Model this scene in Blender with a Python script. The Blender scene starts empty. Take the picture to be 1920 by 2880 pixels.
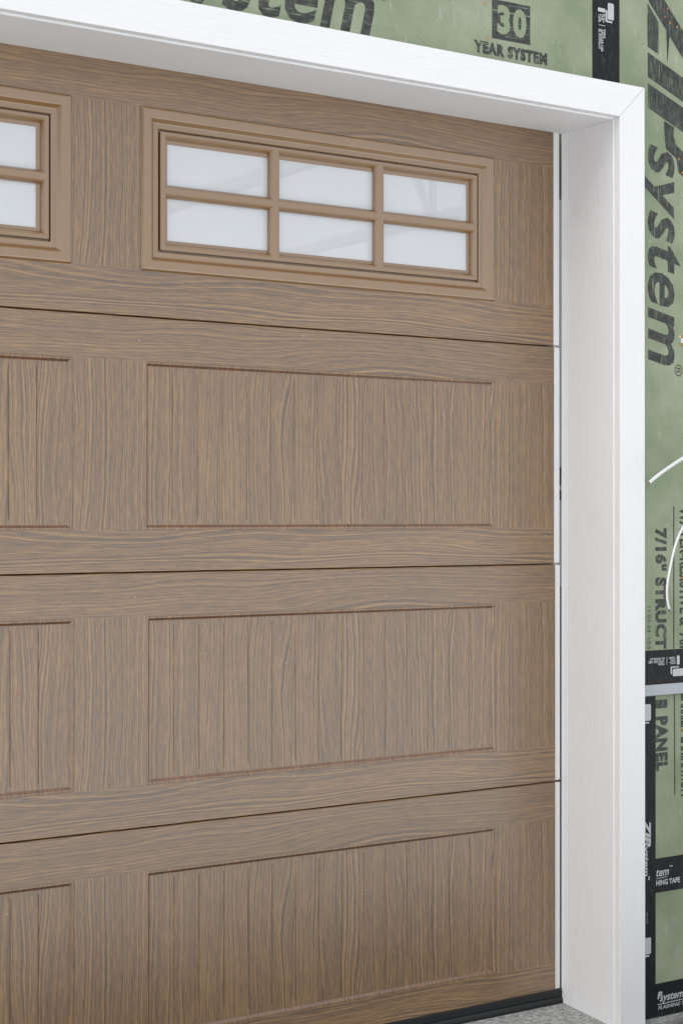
import bpy, math, random
random.seed(4)
D = bpy.data
S = bpy.context.scene
COL = S.collection

# ------------------------------------------------------------------ camera
F, CX, CY = 4760.0, 960.0, 1452.0          # photograph pixels (1920 x 2880)
PHI = math.atan(F / 7235.0)
CAM = (-2.7126, -3.179, 1.195)
cd = D.cameras.new('camera'); cam = D.objects.new('camera', cd); COL.objects.link(cam)
cam.location = CAM
cam.rotation_euler = (math.radians(90), 0, -PHI)
cd.sensor_fit = 'VERTICAL'; cd.sensor_height = 36.0
cd.lens = F / 2880.0 * 36.0
cd.shift_y = (CY - 1440.0) / 2880.0
cd.clip_start = 0.05; cd.clip_end = 2500.0
S.camera = cam

# ------------------------------------------------------------------ light
SUN_EL, SUN_AZ = math.radians(50), math.radians(270)     # azimuth from +Y, clockwise
w = D.worlds.new('World'); S.world = w; w.use_nodes = True
nt = w.node_tree; nt.nodes.clear()
sky = nt.nodes.new('ShaderNodeTexSky'); sky.sky_type = 'NISHITA'; sky.sun_disc = False
sky.sun_elevation = SUN_EL; sky.sun_rotation = SUN_AZ
sky.air_density = 1.0; sky.dust_density = 5.0; sky.ozone_density = 1.2
bg = nt.nodes.new('ShaderNodeBackground'); bg.inputs['Strength'].default_value = 0.13
wo = nt.nodes.new('ShaderNodeOutputWorld')
hs = nt.nodes.new('ShaderNodeHueSaturation'); hs.inputs['Saturation'].default_value = 0.30      # clouded-over sky
nt.links.new(sky.outputs[0], hs.inputs['Color']); cl = nt.nodes.new('ShaderNodeMix'); cl.data_type = 'RGBA'; cl.inputs[0].default_value = 0.72      # even cloud cover
cl.inputs[7].default_value = (6.0, 6.15, 6.45, 1); nt.links.new(hs.outputs[0], cl.inputs[6]); nt.links.new(cl.outputs[2], bg.inputs['Color']); nt.links.new(bg.outputs[0], wo.inputs[0])
sl = D.lights.new('sun', 'SUN'); sl.energy = 1.5; sl.angle = math.radians(60); sl.color = (1.0, 0.99, 0.98)
sun = D.objects.new('sun', sl); COL.objects.link(sun)
sun.rotation_euler = (math.radians(90) - SUN_EL, 0, math.pi - SUN_AZ)
S.view_settings.view_transform = 'Standard'; S.view_settings.look = 'None'
S.view_settings.exposure = 0.33; S.view_settings.gamma = 1.0

# ------------------------------------------------------------------ helpers
CS, SN = math.cos(PHI), math.sin(PHI)
def ray(u, v):
    a = (u - CX) / F; b = (CY - v) / F
    return (SN + a * CS, CS - a * SN, b)
def P(u, v, y=0.0):
    d = ray(u, v); t = (y - CAM[1]) / d[1]
    return CAM[0] + t * d[0], CAM[2] + t * d[2]
def at_x(u, v, x):
    d = ray(u, v); t = (x - CAM[0]) / d[0]
    return CAM[1] + t * d[1], CAM[2] + t * d[2]

class MB:
    def __init__(self): self.v = []; self.f = []
    def quad(self, a, b, c, d):
        n = len(self.v); self.v += [a, b, c, d]; self.f.append((n, n + 1, n + 2, n + 3))
    def box(self, x0, x1, y0, y1, z0, z1, c=0.0):
        if c <= 0:
            n = len(self.v)
            self.v += [(x, y, z) for z in (z0, z1) for y in (y0, y1) for x in (x0, x1)]
            for q in ((0, 2, 3, 1), (4, 5, 7, 6), (0, 1, 5, 4), (2, 6, 7, 3), (0, 4, 6, 2), (1, 3, 7, 5)):
                self.f.append(tuple(n + i for i in q))
        else:
            self.prism([(x0, z0), (x1, z0), (x1, z1), (x0, z1)], y0, y1, c)
        return self
    def prism(self, poly, y0, y1, c=0.0, cb=0.0):
        """polygon (counter-clockwise seen from the front, x right z up) extruded from y0 (front) to y1"""
        n = len(poly)
        def inset(d):
            out = []
            for i in range(n):
                p0, p1, p2 = poly[i - 1], poly[i], poly[(i + 1) % n]
                def off(a, b):
                    dx, dz = b[0] - a[0], b[1] - a[1]; l = math.hypot(dx, dz)
                    nx, nz = -dz / l, dx / l
                    return (a[0] + nx * d, a[1] + nz * d), (dx, dz)
                (a, da), (b, db) = off(p0, p1), off(p1, p2)
                det = da[0] * db[1] - da[1] * db[0]
                if abs(det) < 1e-12: out.append(b); continue
                t = ((b[0] - a[0]) * db[1] - (b[1] - a[1]) * db[0]) / det
                out.append((a[0] + da[0] * t, a[1] + da[1] * t))
            return out
        loops = []
        if c > 0: loops += [(inset(c), y0), (inset(c * 0.3), y0 + c * 0.3), (poly, y0 + c)]
        else: loops.append((poly, y0))
        loops.append((poly, y1))
        b = len(self.v)
        for lp, y in loops: self.v += [(x, y, z) for x, z in lp]
        self.f.append(tuple(b + i for i in range(n)))
        m = len(loops)
        for k in range(m - 1):
            for i in range(n):
                j = (i + 1) % n
                self.f.append((b + k * n + i, b + (k + 1) * n + i, b + (k + 1) * n + j, b + k * n + j))
        self.f.append(tuple(b + (m - 1) * n + i for i in reversed(range(n))))
        return self
    def ring(self, x0, x1, z0, z1, prof):
        """concentric rectangles: prof = [(inset, y), ...]"""
        b = len(self.v)
        for n, y in prof:
            self.v += [(x0 + n, y, z0 + n), (x1 - n, y, z0 + n), (x1 - n, y, z1 - n), (x0 + n, y, z1 - n)]
        for k in range(len(prof) - 1):
            for i in range(4):
                j = (i + 1) % 4
                self.f.append((b + k * 4 + i, b + k * 4 + j, b + k * 4 + 4 + j, b + k * 4 + 4 + i))
        return self
    def tube(self, pts, ra, rb=None, n=10, cap=True, flat=(0, 0, 1)):
        rb = rb or ra
        from mathutils import Vector
        pts = [Vector(p) for p in pts]; b = len(self.v); ref = Vector(flat)
        for i, p in enumerate(pts):
            t = (pts[min(i + 1, len(pts) - 1)] - pts[max(i - 1, 0)]).normalized()
            e1 = t.cross(ref).normalized(); e2 = e1.cross(t).normalized()
            for k in range(n):
                a = 2 * math.pi * k / n
                self.v.append(tuple(p + e1 * math.cos(a) * ra + e2 * math.sin(a) * rb))
        for i in range(len(pts) - 1):
            for k in range(n):
                j = (k + 1) % n
                self.f.append((b + i * n + k, b + i * n + j, b + (i + 1) * n + j, b + (i + 1) * n + k))
        if cap:
            self.f.append(tuple(b + k for k in reversed(range(n))))
            self.f.append(tuple(b + (len(pts) - 1) * n + k for k in range(n)))
        return self
    def extrude_x(self, prof, x0, x1):
        """open/closed profile of (y, z) swept along x"""
        n = len(prof); b = len(self.v)
        self.v += [(x0, y, z) for y, z in prof] + [(x1, y, z) for y, z in prof]
        for i in range(n):
            j = (i + 1) % n
            self.f.append((b + i, b + j, b + n + j, b + n + i))
        self.f.append(tuple(b + i for i in reversed(range(n)))); self.f.append(tuple(b + n + i for i in range(n)))
        return self
    def mesh(self, name, smooth=False):
        m = D.meshes.new(name); m.from_pydata(self.v, [], self.f); m.validate()
        import bmesh
        bm = bmesh.new(); bm.from_mesh(m); bmesh.ops.recalc_face_normals(bm, faces=bm.faces) if not getattr(self, 'keep', False) else None
        bm.to_mesh(m); bm.free()
        if smooth: m.polygons.foreach_set('use_smooth', [True] * len(m.polygons))
        m.update(); return m

def obj(name, mesh, mat=None, parent=None, loc=(0, 0, 0)):
    if isinstance(mesh, MB): mesh = mesh.mesh(name)
    o = D.objects.new(name, mesh); COL.objects.link(o); o.location = loc
    if mat and mesh is not None and not mesh.materials: mesh.materials.append(mat)
    if parent: o.parent = parent
    return o
def thing(name, label, cat, loc=(0, 0, 0), group=None):
    o = D.objects.new(name, None); COL.objects.link(o); o.location = loc; o.empty_display_size = 0.1
    o['label'] = label; o['category'] = cat
    if group: o['group'] = group
    return o

# ------------------------------------------------------------------ materials
class NT:
    def __init__(self, name):
        self.m = D.materials.new(name); self.m.use_nodes = True
        self.t = self.m.node_tree; self.b = self.t.nodes['Principled BSDF']; self.out = self.t.nodes['Material Output']
    def n(self, kind, **kw):
        nd = self.t.nodes.new('ShaderNode' + kind)
        for k, v in kw.items():
            if k.startswith('i_'): nd.inputs[k[2:]].default_value = v
            else: setattr(nd, k, v)
        return nd
    def l(self, a, b): self.t.links.new(a, b)
    def val(self, x, sock):
        if isinstance(x, (int, float)): sock.default_value = x
        else: self.l(x, sock)
    def math(self, op, a, b=0.0, clamp=False):
        nd = self.n('Math', operation=op, use_clamp=clamp); self.val(a, nd.inputs[0]); self.val(b, nd.inputs[1]); return nd.outputs[0]
    def comb(self, x, y, z):
        nd = self.n('CombineXYZ')
        for i, a in enumerate((x, y, z)): self.val(a, nd.inputs[i])
        return nd.outputs[0]
    def noise(self, vec, scale=1.0, detail=2.0, rough=0.5, dist=0.0, dim='3D'):
        nd = self.n('TexNoise', noise_dimensions=dim)
        nd.inputs['Scale'].default_value = scale; nd.inputs['Detail'].default_value = detail
        nd.inputs['Roughness'].default_value = rough; nd.inputs['Distortion'].default_value = dist
        self.l(vec, nd.inputs['W' if dim == '1D' else 'Vector']); return nd.outputs['Fac']
    def ramp(self, fac, stops):
        nd = self.n('ValToRGB'); cr = nd.color_ramp
        while len(cr.elements) < len(stops): cr.elements.new(0.5)
        for e, (p, c) in zip(cr.elements, stops):
            e.position = p; e.color = (c[0], c[1], c[2], 1) if not isinstance(c, (int, float)) else (c, c, c, 1)
        self.l(fac, nd.inputs[0]); return nd.outputs['Color']
    def mix(self, fac, a, b, mode='MIX'):
        nd = self.n('Mix', data_type='RGBA', blend_type=mode)
        self.val(fac, nd.inputs[0])
        for s, x in ((6, a), (7, b)):
            if isinstance(x, tuple): nd.inputs[s].default_value = (x[0], x[1], x[2], 1)
            else: self.l(x, nd.inputs[s])
        return nd.outputs[2]
    def bump(self, h, strength, dist):
        nd = self.n('Bump'); nd.inputs['Strength'].default_value = strength; nd.inputs['Distance'].default_value = dist
        self.l(h, nd.inputs['Height']); self.l(nd.outputs[0], self.b.inputs['Normal'])
    def set(self, color=None, rough=None, spec=None, metal=None):
        if color is not None:
            if isinstance(color, tuple): self.b.inputs['Base Color'].default_value = (*color, 1)
            else: self.l(color, self.b.inputs['Base Color'])
        if rough is not None: self.val(rough, self.b.inputs['Roughness'])
        if spec is not None: self.b.inputs['Specular IOR Level'].default_value = spec
        if metal is not None: self.b.inputs['Metallic'].default_value = metal
        return self.m
    def coords(self):
        tc = self.n('TexCoord'); sp = self.n('SeparateXYZ'); self.l(tc.outputs['Object'], sp.inputs[0])
        return tc.outputs['Object'], sp.outputs[0], sp.outputs[1], sp.outputs[2]

def wood(name, axis, seed, emboss=0.30, shade=(1.0, 1.0, 1.0)):
    T = NT(name); vec, x, y, z = T.coords()
    oi = T.n('ObjectInfo'); sl_ = T.n('SeparateXYZ'); T.l(oi.outputs['Location'], sl_.inputs[0])
    xw = T.math('ADD', x, sl_.outputs[0])
    A, L = (xw, z) if axis == 'z' else (z, xw)
    if axis == 'z':                                   # every plank and stile has its own cut of the print
        L = T.math('ADD', L, T.math('MULTIPLY', sl_.outputs[0], 7.3))
    ls = 1.0 if axis == 'z' else 0.62                 # the level print is stretched further
    def V(fa, fl, sd): return T.comb(T.math('MULTIPLY', A, fa), T.math('MULTIPLY', L, fl * ls), seed + sd)
    low = T.noise(V(10.0, 2.6, 0), 1, 1.0, 0.5)
    mid = T.noise(V(38.0, 8.0, 3), 1, 2.0, 0.55)
    g = T.math('ADD', A, T.math('ADD', T.math('MULTIPLY', low, 0.056 if axis == 'z' else 0.085), T.math('MULTIPLY', mid, 0.0085)))
    band = T.noise(T.math('MULTIPLY', g, 205.0), 1, 3.0, 0.55, dim='1D')
    line = T.noise(T.math('ADD', T.math('MULTIPLY', g, 330.0), 31.0), 1, 2.0, 0.6, dim='1D')
    brk = T.noise(V(120.0, 14.0, 5), 1, 2.0, 0.6)
    fib = T.noise(V(430.0, 34.0, 0), 1, 3.0, 0.7)
    tone = T.noise(V(16.0, 2.4, 9), 1, 3.0, 0.6)
    grit = T.noise(vec, 520.0, 2.0, 0.7)
    fac = T.math('ADD', T.math('MULTIPLY', band, 0.38), T.math('ADD', T.math('MULTIPLY', fib, 0.34), T.math('ADD', T.math('MULTIPLY', grit, 0.17), T.math('MULTIPLY', tone, 0.11))))
    col = T.ramp(fac, [(0.38, tuple(q * e for e, q in zip(shade, (0.060, 0.0310, 0.0105)))), (0.45, tuple(q * e for e, q in zip(shade, (0.150, 0.077, 0.0230)))), (0.53, tuple(q * e for e, q in zip(shade, (0.252, 0.132, 0.0400)))), (0.60, tuple(q * e for e, q in zip(shade, (0.370, 0.205, 0.0660))))])
    dk = T.math('MULTIPLY', T.ramp(line, [(0.53, 0.0), (0.63, 1.0)]), T.ramp(brk, [(0.36, 0.0), (0.54, 1.0)]))
    col = T.mix(T.math('MULTIPLY', dk, 0.68), col, tuple(q * e for e, q in zip(shade, (0.052, 0.029, 0.0145))))
    T.bump(T.math('ADD', T.math('MULTIPLY', fib, 0.7), T.math('ADD', T.math('MULTIPLY', grit, 0.6), T.math('MULTIPLY', band, 0.3))), emboss, 0.0007)
    T.b.inputs['IOR'].default_value = 2.2
    return T.set(col, T.math('ADD', 0.27, T.math('MULTIPLY', fib, 0.14)), 0.5)

def frame_paint(name, c):
    T = NT(name); vec, *_ = T.coords()
    n = T.noise(vec, 900.0, 2, 0.6); n2 = T.noise(vec, 14.0, 3, 0.6)
    T.bump(n, 0.12, 0.0006)
    k = T.mix(T.math('MULTIPLY', n2, 0.35), c, tuple(q * 0.72 for q in c))
    T.b.inputs['IOR'].default_value = 2.4
    return T.set(k, 0.25, 0.5)

def pvc(name, axis):
    T = NT(name); vec, x, y, z = T.coords()
    a = 620.0; b = 14.0
    if axis == 'z': v = T.comb(T.math('MULTIPLY', x, a), T.math('MULTIPLY', y, a), T.math('MULTIPLY', z, b))
    else: v = T.comb(T.math('MULTIPLY', x, b), T.math('MULTIPLY', y, a), T.math('MULTIPLY', z, a))
    if axis == 'z': v2 = T.comb(T.math('MULTIPLY', x, 250.0), T.math('MULTIPLY', y, 250.0), T.math('MULTIPLY', z, 9.0))
    else: v2 = T.comb(T.math('MULTIPLY', x, 9.0), T.math('MULTIPLY', y, 250.0), T.math('MULTIPLY', z, 250.0))
    n1 = T.noise(v, 1, 2, 0.6, 0.3); n2 = T.noise(v2, 1, 3, 0.6, 0.5); n3 = T.noise(vec, 3.0, 4, 0.6)
    h = T.math('ADD', T.math('MULTIPLY', n1, 0.5), T.math('MULTIPLY', n2, 0.9))
    T.bump(h, 0.9, 0.0015)
    c = T.mix(T.ramp(n3, [(0.42, 0.0), (0.75, 0.5)]), (0.86, 0.862, 0.86), (0.81, 0.812, 0.81))
    return T.set(c, 0.5, 0.45)

def plain(name, c, rough=0.5, spec=0.5, metal=0.0, var=0.12, scale=30.0, bump=0.0, bscale=500.0):
    T = NT(name); vec, *_ = T.coords()
    n = T.noise(vec, scale, 4, 0.6)
    k = T.mix(n, tuple(q * (1 - var) for q in c), tuple(min(1, q * (1 + var)) for q in c))
    if bump: T.bump(T.noise(vec, bscale, 3, 0.6), bump, 0.001)
    return T.set(k, rough, spec, metal)

def sheathing():
    T = NT('sheathing_green'); vec, x, y, z = T.coords()
    n1 = T.noise(vec, 5.0, 5, 0.6); n2 = T.noise(vec, 160.0, 3, 0.65)
    n3 = T.noise(T.comb(T.math('MULTIPLY', x, 60), y, T.math('MULTIPLY', z, 18)), 1, 3, 0.6)
    c = T.mix(T.ramp(n1, [(0.32, 0.0), (0.68, 1.0)]), (0.200, 0.252, 0.150), (0.335, 0.368, 0.258))
    c = T.mix(T.ramp(n2, [(0.60, 0.0), (0.72, 0.55)]), c, (0.13, 0.16, 0.10))
    c = T.mix(T.ramp(n3, [(0.62, 0.0), (0.80, 0.5)]), c, (0.47, 0.50, 0.46))
    n4 = T.noise(vec, 26.0, 3, 0.55)
    c = T.mix(T.ramp(n4, [(0.69, 0.0), (0.78, 0.5)]), c, (0.50, 0.52, 0.52))
    T.bump(T.math('ADD', n2, T.noise(vec, 30, 3)), 0.25, 0.0012)
    return T.set(c, 0.62, 0.4)

def print_ink(name, c, wear, axis='z'):
    """roller print: ink with dry streaks through which the panel shows"""
    T = NT(name); vec, x, y, z = T.coords()
    v = T.comb(T.math('MULTIPLY', x, 320 if axis == 'z' else 18), y, T.math('MULTIPLY', z, 18 if axis == 'z' else 320))
    n = T.noise(v, 1, 3, 0.65); n2 = T.noise(vec, 60.0, 4, 0.7)
    col = T.mix(T.ramp(n2, [(0.4, 0.0), (0.7, 0.8)]), c, tuple(q * 2.4 + 0.015 for q in c))
    col = T.mix(T.ramp(n, [(0.57, 0.0), (0.70, wear)]), col, (0.25, 0.29, 0.19))
    return T.set(col, 0.55, 0.4)

def tape_mat():
    T = NT('tape_black'); vec, x, y, z = T.coords()
    n = T.noise(T.comb(T.math('MULTIPLY', x, 90), y, T.math('MULTIPLY', z, 32)), 1, 4, 0.6, 0.8)
    n2 = T.noise(vec, 55.0, 4, 0.6)
    T.bump(T.math('ADD', n, n2), 0.45, 0.003)
    c = T.mix(T.ramp(n, [(0.55, 0.0), (0.78, 0.7)]), (0.011, 0.012, 0.013), (0.06, 0.06, 0.06))
    return T.set(c, T.math('ADD', 0.30, T.math('MULTIPLY', n2, 0.25)), 0.22)

def glass():
    T = NT('window_glass'); vec, x, y, z = T.coords()
    n = T.noise(vec, 2.5, 3, 0.6)
    T.set(T.mix(n, (0.74, 0.755, 0.77), (0.78, 0.79, 0.80)), 0.14, 0.6)
    tr = T.n('BsdfTransparent'); tr.inputs[0].default_value = (0.95, 0.97, 0.98, 1)
    mx = T.n('MixShader'); mx.inputs[0].default_value = 0.36
    T.l(T.b.outputs[0], mx.inputs[1]); T.l(tr.outputs[0], mx.inputs[2]); T.l(mx.outputs[0], T.out.inputs[0])
    return T.m

def concrete():
    T = NT('concrete'); vec, x, y, z = T.coords()
    n1 = T.noise(vec, 3.0, 6, 0.62); n2 = T.noise(vec, 75.0, 5, 0.75)
    n3 = T.noise(T.comb(T.math('MULTIPLY', x, 55), T.math('MULTIPLY', y, 150), z), 1, 4, 0.65)
    c = T.mix(n1, (0.36, 0.365, 0.355), (0.47, 0.47, 0.46))
    c = T.mix(T.ramp(n3, [(0.42, 0.0), (0.66, 0.85)]), c, (0.105, 0.11, 0.098))
    c = T.mix(T.ramp(n2, [(0.56, 0.0), (0.66, 0.9)]), c, (0.72, 0.72, 0.71))
    # dark ragged band added out front to cut ground bounce on the lower door
    bounce_dim = T.ramp(T.math('ADD', T.math('MULTIPLY', y, -1.0), T.math('MULTIPLY', T.noise(vec, 5.0, 4, 0.6), 0.16)), [(0.26, 0.0), (0.33, 1.0)])
    c = T.mix(bounce_dim, c, T.mix(n1, (0.05, 0.051, 0.050), (0.09, 0.09, 0.088)))
    T.bump(T.math('ADD', n2, n3), 0.6, 0.004)
    return T.set(c, T.math('SUBTRACT', 0.85, T.math('MULTIPLY', bounce_dim, 0.4)), 0.3)

M = dict(
    wood_v=wood('wood_grain_upright', 'z', 1.7), wood_h=wood('wood_grain_level', 'x', 8.3), wood_m_shaded=wood('wood_grain_molding_shaded', 'z', 1.7, 0.04, (0.78, 0.60, 0.44)),  # molding colour darkened and warmed to paint in bevel shade and missing sky sheen
    frame=frame_paint('window_frame_brown', (0.265, 0.135, 0.038)),
    pvc_v=pvc('white_trim_upright', 'z'), pvc_h=pvc('white_trim_level', 'x'),
    vinyl=plain('white_vinyl', (0.84, 0.84, 0.84), 0.38, 0.5, var=0.03),
    rubber=plain('black_rubber', (0.012, 0.014, 0.015), 0.42, 0.45, bump=0.15),
    core=plain('door_core_dark', (0.035, 0.022, 0.016), 0.7, 0.3),
    glass=glass(), sheath=sheathing(), tape=tape_mat(),
    ink=print_ink('panel_ink', (0.030, 0.032, 0.028), 0.95), ink_h=print_ink('panel_ink_level', (0.032, 0.034, 0.030), 0.95, 'x'),
    ink_fine=print_ink('fine_ink', (0.020, 0.021, 0.019), 0.3),
    green=plain('panel_green_letter', (0.27, 0.315, 0.20), 0.6, 0.4, scale=160),
    tape_print=plain('tape_print_grey', (0.50, 0.52, 0.53), 0.5, 0.4, scale=80),
    flash=plain('flashing_grey', (0.42, 0.45, 0.47), 0.45, 0.5, var=0.05, scale=12),
    concrete=concrete(), snow=plain('snow', (0.90, 0.91, 0.92), 0.7, 0.3, var=0.05, scale=4, bump=0.3, bscale=60),
    cable=plain('cable_white', (0.80, 0.80, 0.81), 0.4, 0.5, var=0.03),
    cable_core=plain('cable_core_dark', (0.03, 0.03, 0.032), 0.5, 0.4),
    copper=plain('copper_wire', (0.62, 0.34, 0.20), 0.35, 0.5, metal=0.7),
    nail=plain('nail_coating_orange', (0.50, 0.23, 0.08), 0.45, 0.5, var=0.3, scale=400),
    splinter=plain('raw_wood', (0.45, 0.22, 0.06), 0.6, 0.3, var=0.5, scale=260),
    pale=plain('pale_fibre', (0.74, 0.72, 0.72), 0.6, 0.3, var=0.1),
    steel=plain('galvanized_steel', (0.42, 0.43, 0.41), 0.45, 0.5, metal=0.2, scale=60),
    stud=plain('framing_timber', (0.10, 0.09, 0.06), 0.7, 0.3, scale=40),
)

# ------------------------------------------------------------------ the setting
g = MB(); ys = [9.0, 0.0, -0.6, -3.0, -12.0, -900.0]; zs = [0.0, 0.0, -0.048, -0.075, -0.12, -0.3]
xs = [-900, -8, -3, -1, 0, 1, 4, 900]
for i in range(len(ys) - 1):
    for j in range(len(xs) - 1):
        g.quad((xs[j], ys[i], zs[i]), (xs[j], ys[i + 1], zs[i + 1]), (xs[j + 1], ys[i + 1], zs[i + 1]), (xs[j + 1], ys[i], zs[i]))
gnd = obj('driveway', g, M['concrete']); gnd['kind'] = 'structure'
# snow lying in front of the swept strip along the wall
g = MB(); ys = [-1.10, -1.14, -1.27, -1.7, -3.0, -12.0, -900.0]; zs = [-0.056, -0.038, -0.030, -0.026, -0.045, -0.09, -0.25]
xs = [-900, -20, -8, -6, -5, -4, -3.5, -3, -2.5, -2, -1.5, -1, -.5, 0, .5, 1, 2, 3, 4, 8, 20, 900]
wob = [random.uniform(-.06, .06) for _ in xs]
for i in range(len(ys)):
    for j in range(len(xs)): g.v.append((xs[j], ys[i] + (wob[j] if i < 3 else 0), zs[i] + (random.uniform(-.006, .006) if 1 < i < 5 else 0)))
n = len(xs)
for i in range(len(ys) - 1):
    for j in range(n - 1): g.f.append((i * n + j, (i + 1) * n + j, (i + 1) * n + j + 1, i * n + j + 1))
g.keep = True
sn = obj('snow', g.mesh('snow', True), M['snow']); sn['kind'] = 'structure'

# ------------------------------------------------------------------ garage door
H = 0.5334; Z0 = 0.0112                     # section height, height of the lowest section line
XL = -2.385                                 # left end of what is built
PITCH = 1.0922
BEV_X = (-1.1088, -0.1884); BEV_Z = (0.0932, 0.4367)        # recess edges within a section
LIP = 0.0046; BW = 0.0050; DEP = 0.0060
door = thing('garage_door', 'brown wood-grain sectional garage door with divided windows and white edge strips', 'garage door')
DX = [0.0050, 0.0048, 0.0012, -0.0004]
GAP = 0.0009

def soft_face(mb, x0, x1, z0, z1, top=0.0, bot=0.0, dy=0.0016):
    """flat skin piece, front at y=0, optionally rolled over at its top and bottom edge, with sides back to y=0.008"""
    rows = []
    if bot: rows += [(z0, 0.0075), (z0, dy * 1.6), (z0 + bot * 0.35, dy * 0.5), (z0 + bot, 0.0)]
    else: rows += [(z0, 0.0)]
    if top: rows += [(z1 - top, 0.0), (z1 - top * 0.35, dy * 0.5), (z1, dy * 1.6), (z1, 0.0075)]
    else: rows += [(z1, 0.0)]
    for (za, ya), (zb, yb) in zip(rows, rows[1:]):
        mb.quad((x0, ya, za), (x1, ya, za), (x1, yb, zb), (x0, yb, zb))
    mb.quad((x1, 0.0, z0 + bot), (x1, 0.008, z0 + bot), (x1, 0.008, z1 - top), (x1, 0.0, z1 - top))
    mb.keep = True
    return mb

# meshes shared by the three panelled sections (section-relative coordinates)
out_z0, out_z1 = BEV_Z[0] - LIP, BEV_Z[1] + LIP
panels = [(BEV_X[0] - PITCH * k, BEV_X[1] - PITCH * k) for k in range(2)]
WIN_X = (-1.1211, -0.1861); WIN_Z = (1.7082, 2.0516)        # window outer frame, world heights
wins = [(WIN_X[0] - PITCH * k, WIN_X[1] - PITCH * k) for k in range(2)]
rail_low = soft_face(MB(), XL, 0, GAP, out_z0, top=0, bot=0.0014).mesh('rail_low')
rail_high = soft_face(MB(), XL, 0, out_z1, H - GAP, top=0.0042, bot=0).mesh('rail_high')
st_edges = [(panels[0][1] + LIP, 0.0), (panels[1][1] + LIP, panels[0][0] - LIP), (XL, panels[1][0] - LIP)]
stile_m = [soft_face(MB(), a, b, out_z0, out_z1).mesh('stile') for a, b in st_edges]
mold_m = []; lip_m = []
for a, b in panels:
    mb = MB().ring(a - LIP, b + LIP, out_z0, out_z1, [(LIP, 0.0007), (LIP + BW, DEP - 0.0002), (LIP + BW + 0.0012, DEP)])
    mm = mb.mesh('molding'); mm.materials.append(M['wood_m_shaded']); mm.materials.append(M['wood_v']); mold_m.append(mm)
    for p in mm.polygons:                      # the upright on the casing side keeps the plank colour, without painted shade
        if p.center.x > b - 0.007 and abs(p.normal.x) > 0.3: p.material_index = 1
    mb = MB().ring(a - LIP, b + LIP, out_z0, out_z1, [(0, 0), (0.0007, 0.0010), (0.0013, 0.0008), (LIP, 0.0007)]); lip_m.append(mb.mesh('lip'))
PW = 0.06045; GX0 = -1.0456
pz0, pz1 = BEV_Z[0] + BW + 0.0012, BEV_Z[1] - BW - 0.0012
def plank_mesh(wd, left=True, right=True):
    mb = MB(); c = 0.0015; gd = 0.0016
    cols = [(0.0, left), (c * 0.45, left), (c, False), (wd - c, False), (wd - c * 0.45, right), (wd, right)]
    rows = [(pz0, 0), (pz0 + 0.0090, 0), (pz0 + 0.0120, 1), (pz1 - 0.0120, 1), (pz1 - 0.0090, 0), (pz1, 0)]
    n = len(cols)
    for z, k in rows:
        for i, (x, gr) in enumerate(cols):
            dpt = (gd if i in (0, n - 1) else gd * 0.62) if (gr and k) else 0.0
            mb.v.append((x, DEP + dpt, z))
    for r in range(len(rows) - 1):
        for i in range(n - 1): mb.f.append((r * n + i, r * n + i + 1, (r + 1) * n + i + 1, (r + 1) * n + i))
    mb.keep = True
    return mb.mesh('plank')
xl_in, xr_in = BEV_X[0] + BW + 0.0012, BEV_X[1] - BW - 0.0012
plank_first = plank_mesh(GX0 - xl_in, False, True); plank_mid = plank_mesh(PW); plank_last = plank_mesh(xr_in - (GX0 + 13 * PW), True, False)

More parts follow.
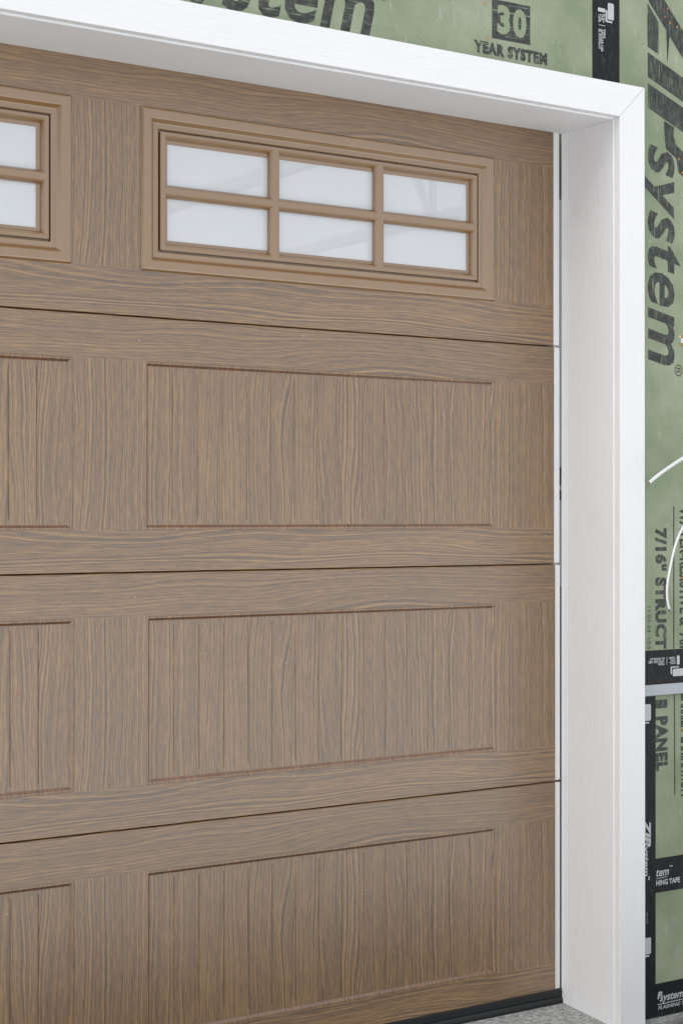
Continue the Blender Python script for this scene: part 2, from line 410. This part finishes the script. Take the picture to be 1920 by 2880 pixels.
BOT_CUT = 0.023                              # lowest section ends in the seal retainer
for k in range(4):
    z0 = Z0 + H * k; dx = DX[k]
    core = MB()
    if k < 3: core.box(XL, 0.0, 0.0085, 0.046, 0.004 if k else BOT_CUT + 0.002, H - 0.004).box(XL, 0.0, 0.018, 0.044, H - 0.0042, H + 0.0038)
    else:
        wz0, wz1 = WIN_Z[0] - z0 + 0.02, WIN_Z[1] - z0 - 0.02
        core.box(XL, 0.0, 0.0085, 0.046, 0.004, wz0).box(XL, 0.0, 0.0085, 0.046, wz1, H - 0.004)
        cx = [XL, wins[1][0] + 0.02, wins[1][1] - 0.02, wins[0][0] + 0.02, wins[0][1] - 0.02, 0.0]
        for a, b in ((0, 1), (2, 3), (4, 5)): core.box(cx[a], cx[b], 0.0085, 0.046, wz0, wz1)
    sec = obj('door_section', core, M['core'], door, (dx, 0, z0))
    if k == 0:
        rl = soft_face(MB(), XL, 0, BOT_CUT, out_z0, bot=0.001).mesh('rail')
    elif k == 3:
        rl = soft_face(MB(), XL, 0, GAP, WIN_Z[0] - z0 + 0.002, bot=0.0014).mesh('rail')
    else: rl = rail_low
    obj('rail', rl, M['wood_h'], sec)
    if k == 3:
        obj('rail', soft_face(MB(), XL, 0, WIN_Z[1] - z0 - 0.002, H - GAP, top=0.004), M['wood_h'], sec)
        za, zb = WIN_Z[0] - z0 + 0.002, WIN_Z[1] - z0 - 0.002
        for a, b in ((wins[0][1] - 0.002, 0.0), (wins[1][1] - 0.002, wins[0][0] + 0.002), (XL, wins[1][0] + 0.002)):
            obj('stile', soft_face(MB(), a, b, za, zb), M['wood_v'], sec)
    else:
        obj('rail', rail_high, M['wood_h'], sec)
        for m in stile_m: obj('stile', m, M['wood_v'], sec)
        for m in mold_m: obj('panel_molding', m, M['wood_m_shaded'], sec)
        for m in lip_m: obj('panel_lip', m, M['wood_v'], sec)
        for q in range(2):
            sh = -PITCH * q
            obj('plank', plank_first, M['wood_v'], sec, (xl_in + sh, 0, 0))
            for i in range(13): obj('plank', plank_mid, M['wood_v'], sec, (GX0 + PW * i + sh, 0, 0))
            obj('plank', plank_last, M['wood_v'], sec, (GX0 + PW * 13 + sh, 0, 0))
    es = MB().box(-0.0004, (0.0222, 0.0222, 0.0205, 0.0195)[k] - dx, 0.0016, 0.044, (BOT_CUT + 0.001) if k == 0 else 0.0032, H - 0.0026, 0.0012)
    obj('edge_strip', es, M['vinyl'], sec)['label'] = 'white vinyl edge strip'

# rubber sweep along the bottom
prof = [(0.002, 0.0350), (-0.0035, 0.0345), (-0.0045, 0.0335), (-0.0045, 0.0185), (-0.0030, 0.0165), (-0.0050, 0.0150), (-0.0070, 0.0110),
        (-0.0078, 0.0060), (-0.0065, 0.0012), (-0.003, 0.0006), (0.044, 0.0006), (0.044, 0.0350)]
obj('bottom_seal', MB().extrude_x(prof, XL, 0.0232), M['rubber'], door)['label'] = 'black rubber bottom seal'

# windows
PX = (-1.0555, -0.8047, -0.7766, -0.5258, -0.4976, -0.2468); PZ = ((1.7708, 1.8670), (1.8948, 1.9905))
YG = 0.0150
for q in range(2):
    sh = -PITCH * q + DX[3]
    x0, x1 = WIN_X[0] + sh, WIN_X[1] + sh
    fr = MB().ring(x0, x1, WIN_Z[0], WIN_Z[1], [(0.0, 0.004), (0.0, -0.0010), (0.0035, -0.0062), (0.0060, -0.0068), (0.0215, -0.0062), (0.0235, -0.0050), (0.0300, 0.0030), (0.0320, 0.0040), (0.0415, 0.0034), (0.0428, 0.0046), (0.0430, 0.0150), (0.0700, 0.0152)])
    win = obj('window', fr, M['frame'], door)
    win['label'] = 'brown moulded window with six panes' 
    # inner grille: flat bars with moulded edges round every pane
    gr = MB(); yf = 0.0030; og = 0.0072
    gx = [x0 + 0.0475] + [p + sh + (-og if i % 2 == 0 else og) for i, p in enumerate(PX)] + [x1 - 0.0475]
    gz = [WIN_Z[0] + 0.0475, PZ[0][0] - og, PZ[0][1] + og, PZ[1][0] - og, PZ[1][1] + og, WIN_Z[1] - 0.0475]
    for i in range(len(gx) - 1):
        for j in range(len(gz) - 1):
            if i % 2 == 1 and j % 2 == 1:
                gr.ring(gx[i], gx[i + 1], gz[j], gz[j + 1], [(0, yf), (0.0012, yf + 0.0013), (0.0024, yf + 0.0014), (0.0048, yf + 0.0046), (0.0072, yf + 0.0094), (0.0072, YG + 0.001)])
            else:
                gr.quad((gx[i], yf, gz[j]), (gx[i + 1], yf, gz[j]), (gx[i + 1], yf, gz[j + 1]), (gx[i], yf, gz[j + 1]))
    a, b, c_, d = gx[0], gx[-1], gz[0], gz[-1]
    gr.ring(a, b, c_, d, [(0, yf + 0.010), (0, yf)])
    gr.keep = False
    obj('grille', gr, M['frame'], win)
    for i in range(3):
        for j in range(2):
            a, b = PX[2 * i] + sh - 0.002, PX[2 * i + 1] + sh + 0.002
            obj('pane', MB().box(a, b, YG + 0.0012, YG + 0.0042, PZ[j][0] - 0.002, PZ[j][1] + 0.002), M['glass'], win)
    ig = MB()
    a, b, c_, d = x0 + 0.043, x1 - 0.043, WIN_Z[0] + 0.043, WIN_Z[1] - 0.043
    hx = [a] + [p + sh for p in PX] + [b]; hz = [c_, PZ[0][0], PZ[0][1], PZ[1][0], PZ[1][1], d]
    ig.box(a, b, 0.0300, 0.0400, hz[0], hz[1], 0.0008).box(a, b, 0.0300, 0.0400, hz[2], hz[3], 0.0008).box(a, b, 0.0300, 0.0400, hz[4], hz[5], 0.0008)
    for i in (0, 2, 4, 6): ig.box(hx[i], hx[i + 1], 0.0306, 0.0396, hz[0] + 0.001, hz[5] - 0.001, 0.0008)
    obj('back_grille', ig, M['vinyl'], win)['label'] = 'white grille behind the glass'

# ------------------------------------------------------------------ white casing round the opening
YF, YW = -0.208, -0.186
ZS = 2.1335; XJ = 0.0240
cas = thing('door_casing', 'white embossed trim framing the top and side of the garage door opening', 'door trim')
FZ0, FZ1, FX0, FX1 = 2.1376, 2.2157, 0.0264, 0.1050
def gz_(y): return 0.08 * y
obj('header_board', MB().prism([(XL - 0.2, FZ0), (FX0 - 0.0003, FZ0), (FX1 - 0.0003, FZ1), (XL - 0.2, FZ1)], YF, YW + 0.001, 0.0012), M['pvc_h'], cas)
obj('side_board', MB().prism([(FX0, gz_(YF) + 0.0015), (FX1 + 0.0025, gz_(YF) + 0.0015), (FX1 + 0.0003, FZ1 - 0.0003), (FX0, FZ0 - 0.0003)], YF, YW + 0.001, 0.0012), M['pvc_v'], cas)
hj = MB().extrude_x([(-0.1880, ZS + 0.0016), (-0.1874, ZS + 0.0005), (-0.1862, ZS), (-0.0252, ZS), (-0.0246, ZS + 0.0006), (-0.0246, ZS + 0.018), (-0.1880, ZS + 0.018)], XL - 0.2, XJ + 0.018)
obj('header_jamb', hj, M['pvc_h'], cas)
sj = MB(); pr = [(-0.1880, XJ + 0.0016), (-0.1874, XJ + 0.0005), (-0.1862, XJ), (-0.0252, XJ), (-0.0246, XJ + 0.0006), (-0.0246, XJ + 0.018), (-0.1880, XJ + 0.018)]
n = len(pr); sj.v = [(x, y, gz_(y) + 0.0012) for y, x in pr] + [(x, y, ZS - 0.0002) for y, x in pr]
for i in range(n): sj.f.append((i, (i + 1) % n, n + (i + 1) % n, n + i))
sj.f += [tuple(range(n))[::-1], tuple(range(n, 2 * n))]
obj('side_jamb', sj, M['pvc_v'], cas)
obj('door_stop', MB().extrude_x([(-0.0242, ZS + 0.0014), (-0.0228, ZS + 0.0004), (-0.004, ZS + 0.0002), (-0.0026, ZS + 0.0012), (-0.0026, ZS + 0.012), (-0.0242, ZS + 0.012)], XL - 0.2, XJ + 0.012), M['vinyl'], cas)
ss = MB(); pr = [(-0.0242, XJ + 0.0014), (-0.0228, XJ + 0.0004), (-0.003, XJ + 0.0002), (0.0, XJ + 0.0012), (0.0, XJ + 0.012), (-0.0242, XJ + 0.012)]
n = len(pr); ss.v = [(x, y, gz_(min(y, 0)) + 0.001) for y, x in pr] + [(x, y, ZS + 0.0002) for y, x in pr]
for i in range(n): ss.f.append((i, (i + 1) % n, n + (i + 1) % n, n + i))
ss.f += [tuple(range(n))[::-1], tuple(range(n, 2 * n))]
obj('door_stop', ss, M['vinyl'], cas)

# ------------------------------------------------------------------ sheathed wall
wall = thing('sheathing_wall', 'green printed sheathing wall with black seam tape around the garage door', 'wall')
SEAM_X = 0.002; SEAM_Z = 0.845; XR = 1.3; ZT = 3.0
def panel(poly): return obj('sheathing_panel', MB().prism(poly, YW, YW + 0.011, 0.001), M['sheath'], wall)
panel_a = panel([(XL - 0.2, 2.150), (SEAM_X - 0.0015, 2.150), (SEAM_X - 0.0015, ZT), (XL - 0.2, ZT)])
panel_b = panel([(0.046, SEAM_Z + 0.0015), (XR, SEAM_Z + 0.0015), (XR, ZT), (SEAM_X + 0.0015, ZT), (SEAM_X + 0.0015, 2.150), (0.046, 2.150)])
panel_c = panel([(0.046, -0.0125), (XR, -0.0125), (XR, SEAM_Z - 0.0015), (0.046, SEAM_Z - 0.0015)])

YT = YW - 0.0008                                    # face of a tape
def tape(poly, y=YT, name='seam_tape', mat='tape'):
    return obj(name, MB().prism(poly, y, YW + 0.0004, 0.0003), M[mat], wall)
def wp(u, v): return P(u, v, YW)
def tape_rect(x0, x1, z0, z1, y=YT, **k): return tape([(x0, z0), (x1, z0), (x1, z1), (x0, z1)], y, **k)
t_top = tape_rect(-0.0405, 0.0445, 2.190, ZT)
t_side = tape_rect(0.100, 0.1615, -0.012, 0.7620, YT + 0.0003)
t_mid = tape_rect(0.100, XR, 0.7890, 0.8720, YT - 0.0003)
t_low = tape_rect(0.1610, XR, 0.2870, 0.3695, YT)
t_base = tape_rect(0.1610, XR, -0.0122, 0.0673, YT)
fl = tape([(0.10, 0.7640), (XR, 0.7640), (XR, 0.7895), (0.10, 0.7895)], YT - 0.004, name='flashing_strip', mat='flash')
fl2 = obj('flashing_hem', MB().box(0.10, XR, YT - 0.0062, YT - 0.0030, 0.7640, 0.7762, 0.0008), M['flash'], fl)

# ---- lettering
def text_mesh(body, shear=0.0, bold=0.0, space=1.0, lsp=1.0):
    cu = D.curves.new('lettering', 'FONT'); cu.body = body; cu.shear = shear; cu.offset = bold
    cu.space_character = space; cu.space_line = lsp; cu.resolution_u = 3; cu.align_x = 'LEFT'
    o = D.objects.new('lettering', cu); COL.objects.link(o)
    dg = bpy.context.evaluated_depsgraph_get(); dg.update()
    m = D.meshes.new_from_object(o.evaluated_get(dg))
    v = [tuple(p.co) for p in m.vertices]; f = [tuple(p.vertices) for p in m.polygons]
    D.objects.remove(o); D.curves.remove(cu); D.meshes.remove(m)
    xs_ = [p[0] for p in v]; ys_ = [p[1] for p in v]
    a, b, c, d = min(xs_), max(xs_), min(ys_), max(ys_)
    return [((p[0] - a) / (b - a), (p[1] - c) / (d - c)) for p in v], f, (b - a) / (d - c)
def print_mesh(uv, f, o, a, b, y):
    """map unit square: o origin, a end of the line, b end of the letter height (wall coordinates x, z)"""
    mb = MB(); mb.f = f; mb.keep = True
    for s, t in uv:
        mb.v.append((o[0] + (a[0] - o[0]) * s + (b[0] - o[0]) * t, y, o[1] + (a[1] - o[1]) * s + (b[1] - o[1]) * t))
    return mb
def lettering(body, o, a, b, parent, mat, y, shear=0.0, bold=0.0, lsp=1.0, space=1.0):
    uv, f, asp = text_mesh(body, shear, bold, space, lsp)
    return obj('printed_lettering', print_mesh(uv, f, o, a, b, y), M[mat], parent)
def down(body, u0, u1, v0, v1, parent, mat, y=YW - 0.0003, **k):
    """text running down the wall, letter feet towards the casing"""
    x0, x1 = wp(u0, 1452)[0], wp(u1, 1452)[0]; za, zb = wp(u0, v0)[1], wp(u0, v1)[1]
    return lettering(body, (x0, za), (x0, zb), (x1, za), parent, mat, y, **k)
def along(body, p0, p1, hpx, parent, mat, y=YW - 0.0003, **k):
    o, a = wp(*p0), wp(*p1); b = wp(p0[0], p0[1] - hpx)
    return lettering(body, o, (a[0], o[1]), (o[0], b[1]), parent, mat, y, **k)
def shape(pts, parent, mat, y, name='printed_mark'):
    mb = MB(); mb.v = [(p[0], y, p[1]) for p in pts]; mb.f = [tuple(range(len(pts)))]
    m = mb.mesh(name)
    return obj(name, m, M[mat], parent)
def round_rect(x0, x1, z0, z1, r, n=4):
    out = []
    for cx_, cz_, a0 in ((x1 - r, z0 + r, -90), (x1 - r, z1 - r, 0), (x0 + r, z1 - r, 90), (x0 + r, z0 + r, 180)):
        for i in range(n + 1):
            t = math.radians(a0 + 90 * i / n); out.append((cx_ + r * math.cos(t), cz_ + r * math.sin(t)))
    return out

YI = YW - 0.0003
# big word over the opening (upright)
bz = 2.2185; W = 0.534; xe = wp(1052, 100)[0]
lettering('system', (xe - W, bz - 0.036), (xe, bz - 0.036), (xe - W, bz + 0.114), panel_a, 'ink_h', YI, shear=0.22, bold=0.02, space=1.06)
lettering('\u00ae', (xe + 0.012, bz + 0.086), (xe + 0.034, bz + 0.086), (xe + 0.012, bz + 0.108), panel_a, 'ink_fine', YI)
# 30 YEAR SYSTEM
shape([wp(1382.5, 107), wp(1489.7, 127), wp(1489.7, 18), wp(1382.5, -4)], panel_a, 'ink_h', YI)
bx = shape([wp(1379, 25), wp(1491, 47), wp(1491, 49.5), wp(1379, 27.5)], panel_a, 'green', YI - 0.0006)
along('3', (1397, 94), (1433, 101), 83, panel_a, 'green', YI - 0.0004, bold=0.055)
along('0', (1441, 104), (1479, 111), 82, panel_a, 'green', YI - 0.0004, bold=0.055)
along('YEAR SYSTEM', (1331, 146), (1537.5, 184), 36, panel_a, 'ink_h', YI, bold=0.07, space=1.16)
along('LIMITED WARRANTY', (1332, 192), (1500, 224), 34, panel_a, 'ink_h', YI, bold=0.04)
# big mark and word on the right-hand panel, running down
def px(pts): return [wp(1780 + a / 3.92, b / 3.92) for a, b in pts]
shape(px([(150, 30), (155, 515), (275, 600), (275, 245)]), panel_b, 'ink', YI)
shape(px([(165, -40), (170, 20), (300, 235), (350, 320), (500, 575), (700, 900), (700, 560), (549, 350), (340, 0), (315, -40)]), panel_b, 'ink', YI)
shape(px([(157, 575), (157, 845), (549, 1130), (700, 1240), (700, 970), (549, 860)]), panel_b, 'ink', YI)
shape(px([(157, 915), (157, 1185), (380, 1345), (549, 1460), (700, 1560), (700, 1300), (549, 1190)]), panel_b, 'ink', YI)
shape(px([(335, 1330), (342, 1500), (355, 1640), (470, 1750), (490, 1900), (549, 1950), (700, 2060), (700, 1820), (549, 1680), (470, 1600), (440, 1500), (445, 1405)]), panel_b, 'ink', YI)
shape(px([(360, 330), (372, 680), (376, 680), (395, 390)]), panel_b, 'ink_fine', YI - 0.0002)
down('system', 1786, 1912.5, 398, 1022, panel_b, 'ink', shear=0.22, bold=0.02, space=1.06)
down('\u00ae', 1895, 1917, 1024, 1058, panel_b, 'ink_fine')
# panel grade
down('7/16" STRUCT', 1840, 1874, 1486, 1826, panel_b, 'ink', bold=0.065, space=1.14)
down('1', 1842.5, 1875, 1969, 1993, panel_c, 'ink', bold=0.045)
down('PANEL', 1842.5, 1876, 2016, 2170, panel_c, 'ink', bold=0.065, space=1.14)
down('WATER-RESISTIVE &  AIR', 1909, 1941, 1426, 1840, panel_b, 'ink_fine', bold=0.03)
down('BARRIER  LAMINATION', 1912, 1944, 1952, 2240, panel_c, 'ink_fine', bold=0.03)
down('11-03-24  10:5', 1819, 1829, 1706, 1826, panel_b, 'ink_fine')
shape([wp(1891.6, 1824), wp(1894.4, 1824), wp(1894.4, 1424), wp(1891.6, 1424)], panel_b, 'ink_fine', YI)
shape([wp(1894.6, 2236), wp(1897.4, 2236), wp(1896, 1950), wp(1893.2, 1950)], panel_c, 'ink_fine', YI)

# tape prints
YP = YT - 0.0009
def rect_px(u0, u1, v0, v1, parent, y=YP, r=0.004):
    x0, x1 = wp(u0, 1452)[0], wp(u1, 1452)[0]; um = (u0 + u1) / 2
    z1, z0 = wp(um, v0)[1], wp(um, v1)[1]
    return shape(round_rect(x0, x1, z0, z1, min(r, (x1 - x0) * 0.45, (z1 - z0) * 0.45)), parent, 'tape_print', y)
rect_px(1706.5, 1723.5, 10, 57, t_top)
rect_px(1678.5, 1699.5, 23, 34, t_top, r=0.003)
rect_px(1700.5, 1705.2, 29, 62, t_top, r=0.002); rect_px(1703, 1719, 59.5, 64.5, t_top, y=YP - 0.0002, r=0.002)
for body, u0, u1, v0, v1 in (('ROLL', 1693.3, 1699.3, 39, 65), ('THE', 1687, 1692.6, 39, 58), ('TAPE', 1680, 1686, 38, 62),
                             ('PARA', 1694, 1700, 83, 109), ('APLICAR USE', 1687.4, 1693.4, 82, 145), ('EL RODILLO', 1680.8, 1686.8, 81, 137)):
    down(body, u0, u1, v0, v1, t_top, 'tape_print', YP, bold=0.03, shear=-0.1)
rect_px(1681, 1699, 71, 72.6, t_top, r=0.0003)
def zp(a, b): return 1780 + a / 3.92, 1750 + b / 3.92
def upside(body, a0, a1, b0, b1, parent):
    """upside-down line on the level tape (zoom pixels)"""
    u0, v0 = zp(a0, b0); u1, v1 = zp(a1, b1)
    x0, x1 = wp(u0, 1452)[0], wp(u1, 1452)[0]; um = (u0 + u1) / 2
    zt, zb = wp(um, v0)[1], wp(um, v1)[1]
    return lettering(body, (x1, zt), (x0, zt), (x1, zb), parent, 'tape_print', YP - 0.0003, bold=0.03)
for body, a0, a1, b0, b1 in (('ROLL', 390, 455, 438, 462), ('THE', 403, 455, 408, 432), ('TAPE', 387, 455, 380, 404),
                             ('PARA', 262, 333, 450, 474), ('APLICAR USE', 158, 333, 424, 450), ('EL RODILLO', 174, 333, 392, 418)):
    upside(body, a0, a1, b0, b1, t_mid)
def rz(a0, a1, b0, b1, parent, r=0.004, y=YP - 0.0003):
    u0, v0 = zp(a0, b0); u1, v1 = zp(a1, b1); return rect_px(u0, u1, v0, v1, parent, y, r)
rz(359, 364, 380, 468, t_mid, 0.0003); rz(471, 501, 366, 465, t_mid, 0.002)
rz(402, 494, 486, 499, t_mid, 0.0015); rz(402, 416, 488, 572, t_mid, 0.0015, YP - 0.0005); rz(425, 600, 508, 590, t_mid)
rz(100, 187, 905, 1087, t_side, 0.004, YP + 0.0002); rz(100, 168, 1101, 1118, t_side, 0.0015, YP + 0.0002)
rect_px(1805, 1828, 2637.5, 2684, t_side, YP + 0.0002); rect_px(1805, 1823.5, 2687, 2692, t_side, YP + 0.0002, 0.0015)
down('ZIP', 1808, 1827.5, 2303, 2384, t_side, 'tape_print', YP + 0.0002, shear=0.25, bold=0.05)
down('system', 1803, 1820.5, 2368, 2466, t_side, 'tape_print', YP + 0.0002, shear=0.22, bold=0.02)
down('\u2122', 1820, 1824.5, 2463, 2475, t_side, 'tape_print', YP + 0.0002, bold=0.02)
down('ESR #1473', 1815.5, 1818.5, 2568, 2598, t_side, 'tape_print', YP + 0.0002)
along('tem', (1842.5, 2466), (1878, 2461), 20, t_low, 'tape_print', YP, shear=0.25, bold=0.015)
along('\u2122', (1879, 2438), (1888, 2437), 4, t_low, 'tape_print', YP, bold=0.02)
along('HING TAPE', (1842.5, 2491.5), (1909, 2480), 15.5, t_low, 'tape_print', YP, bold=0.03)
shape([wp(1842, 2472), wp(1874.5, 2465.5), wp(1874.5, 2464), wp(1842, 2470.5)], t_low, 'tape_print', YP)
along('P', (1845.5, 2810), (1860, 2806), 20, t_base, 'tape_print', YP, shear=0.2, bold=0.05)
along('system', (1852, 2824), (1919, 2809), 26, t_base, 'tape_print', YP - 0.0002, shear=0.25, bold=0.02)
shape([wp(1846, 2826.5), wp(1915.5, 2810.5), wp(1915.5, 2808), wp(1846, 2824.2)], t_base, 'tape_print', YP - 0.0003)
along('FLASHING TAPE', (1847.5, 2840), (1945, 2818), 10.5, t_base, 'tape_print', YP, shear=0.3, bold=0.02)

# nails and the torn spot
def nail(u, v, r=0.0030):
    x, z = wp(u, v); mb = MB(); n = 9
    mb.v = [(x + r * random.uniform(.8, 1.2) * math.cos(2 * math.pi * k / n), YW - 0.0006, z + r * random.uniform(.8, 1.2) * math.sin(2 * math.pi * k / n)) for k in range(n)]
    mb.v += [(x + 0.7 * (p[0] - x), YW - 0.0016, z + 0.7 * (p[2] - z)) for p in mb.v]
    mb.f = [(k, (k + 1) % n, n + (k + 1) % n, n + k) for k in range(n)] + [tuple(range(n, 2 * n))]
    obj('nail', mb, M['nail'], wall)
for u, v, r in ((1361.5, 9, .0033), (1372, 107, .0033), (1875.7, 24, .0025), (1882, 64, .0025), (1902.4, 76, .003), (1868, 48, .002),
                (1917.8, 486, .0035), (1907.5, 448, .0025), (1917, 1625.5, .003), (1918, 2054, .003), (1911.5, 2399, .003)):
    nail(u, v, r)
def chip(pts, mat, dy):
    o = MB().prism([wp(*p) for p in pts], YW - dy, YW + 0.001, 0.0003); obj('wood_splinter', o, M[mat], wall)
chip([(1912, 951), (1925, 949), (1925, 943.5), (1911.5, 944)], 'splinter', 0.0022)
chip([(1906, 944.5), (1911.7, 951.8), (1911.7, 944)][::1], 'pale', 0.0016)
chip([(1913, 965.5), (1925, 963), (1925, 950), (1912.2, 952)], 'pale', 0.0030)
chip([(1913.5, 970), (1925, 974), (1925, 964), (1912, 967)], 'splinter', 0.0022)

# ------------------------------------------------------------------ loose cables by the wall
def spline(pts, k=6):
    out = []
    for i in range(len(pts) - 1):
        p0, p1, p2, p3 = pts[max(i - 1, 0)], pts[i], pts[i + 1], pts[min(i + 2, len(pts) - 1)]
        for s in range(k):
            t = s / k
            out.append(tuple(0.5 * (2 * b + (c - a) * t + (2 * a - 5 * b + 4 * c - d) * t * t + (3 * b - a - 3 * c + d) * t ** 3) for a, b, c, d in zip(p0, p1, p2, p3)))
    out.append(pts[-1]); return out
def p3(u, v, y): x, z = P(u, v, y); return (x, y, z)
def cable(pts, ra, rb, label, tips):
    c = thing('electrical_cable', label, 'cable', pts[0])
    o = pts[0]; rel = [tuple(a - b for a, b in zip(p, o)) for p in spline(pts)]
    m = MB().tube(rel, ra, rb, 12, flat=(0, 1, 0.05)).mesh('sheath', True)
    obj('sheath', m, M['cable'], c)
    for off, ln, mat, r in tips:
        e, d = rel[-1], rel[-2]
        L_ = math.sqrt(sum((a - b) ** 2 for a, b in zip(e, d))); dr = [(a - b) / L_ for a, b in zip(e, d)]
        a0 = tuple(e[i] - dr[i] * 0.01 + off[i] for i in range(3)); a1 = tuple(e[i] + dr[i] * ln + off[i] for i in range(3))
        obj('wire', MB().tube([a0, a1], r, r, 8, flat=(0, 1, 0.05)), M[mat], c)
wx1, wz1 = P(1985, 1262, YW); wx2, wz2 = P(1990, 1420, YW)
cable([(wx1, YW + 0.002, wz1), p3(1958, 1266, -0.225), p3(1920, 1288, -0.245), p3(1882, 1313, -0.262), p3(1850, 1336, -0.275), p3(1825, 1357, -0.285)], 0.0043, 0.0024,
      'white cable stub with bare copper tip pointing at the casing', [((0, 0, 0.0018), 0.005, 'copper', 0.0012), ((0, 0, -0.0018), 0.002, 'cable_core', 0.0013)])
cable([(wx2, YW + 0.002, wz2), p3(1952, 1432, -0.225), p3(1920, 1480, -0.240), p3(1898, 1532, -0.246), p3(1882.5, 1600, -0.250), p3(1874.5, 1650, -0.252), p3(1875.5, 1690, -0.252), p3(1881.3, 1713, -0.252)], 0.0030, 0.0022,
      'white cable hanging in a curve with a black wire end', [((-0.0008, 0, 0), 0.0075, 'cable_core', 0.0013), ((0.0014, 0, 0), 0.006, 'pale', 0.0008)])

# ------------------------------------------------------------------ hardware behind the door
trk = thing('door_track', 'grey steel door track behind the right edge of the garage door', 'door track')
vt = MB(); zz = [P(1575, 1650)[1], P(1575, 1402)[1], P(1575, 1373)[1], P(1575, 1345)[1], P(1575, 1313)[1], 1.98]
for a, b in ((zz[0], zz[1] - 0.004), (zz[1] + 0.021, zz[2] + 0.0075), (zz[4], zz[5])): vt.box(0.046, 0.049, 0.002, 0.062, a, b)
vt.box(0.046, 0.049, 0.058, 0.062, zz[0], zz[5])
obj('vertical_rail', vt, M['steel'], trk)
ty, tz = at_x(1321, 575, 0.07)
obj('level_rail', MB().box(0.055, 0.085, 0.06, 2.6, tz - 0.028, tz), M['steel'], trk)
hy, hz_ = at_x(1215, 600, 0.07)
obj('hanger', MB().box(0.068, 0.072, hy - 0.016, hy + 0.016, tz - 0.01, 3.0), M['steel'], trk)
y2, z2 = at_x(1165, 480, 0.062); y3, z3 = at_x(1205, 600, 0.062)
obj('hanger', MB().tube([(0.062, y3, z3), (0.062, y2, z2), (0.062, y2 + (y2 - y3), z2 + (z2 - z3))], 0.003, 0.017, 8, flat=(0, 1, 0.3)), M['steel'], trk)
ra_, rz_ = at_x(900, 437, -0.12)
rb_, rzb = at_x(467, 588, -0.12)
rail = thing('opener_rail', 'long grey steel rail seen faintly through the window panes', 'rail')
obj('rail_bar', MB().box(-0.135, -0.105, 0.3, 4.2, (rz_ + rzb) / 2 - 0.02, (rz_ + rzb) / 2 + 0.02), M['steel'], rail)
st = obj('framing_stud', MB().box(0.0500, 0.1400, 0.0030, 0.160, 0.002, 2.45, 0.002), M['stud'])
st['label'] = 'dark framing stud in the narrow gap beside the door'; st['category'] = 'stud'

# flecks of drifting snow caught on the door face
fk = MB()
for _ in range(70):
    x, z, r = random.uniform(-1.9, -0.02), random.uniform(0.06, 1.6), random.uniform(0.0005, 0.0012)
    n = len(fk.v); y0 = -0.0004 if any(abs(z - Z0 - H * q - 0.045) < 0.04 or abs(z - Z0 - H * q - 0.49) < 0.04 for q in range(4)) else 0.0054
    fk.v += [(x - r, y0, z), (x, y0, z - r), (x + r, y0, z), (x, y0, z + r), (x, y0 - r, z)]
    fk.f += [(n, n + 1, n + 4), (n + 1, n + 2, n + 4), (n + 2, n + 3, n + 4), (n + 3, n, n + 4)]
fo = obj('snow_flecks', fk, M['snow']); fo['kind'] = 'stuff'; fo['label'] = 'tiny white snow flecks clinging to the brown door'; fo['category'] = 'snow'
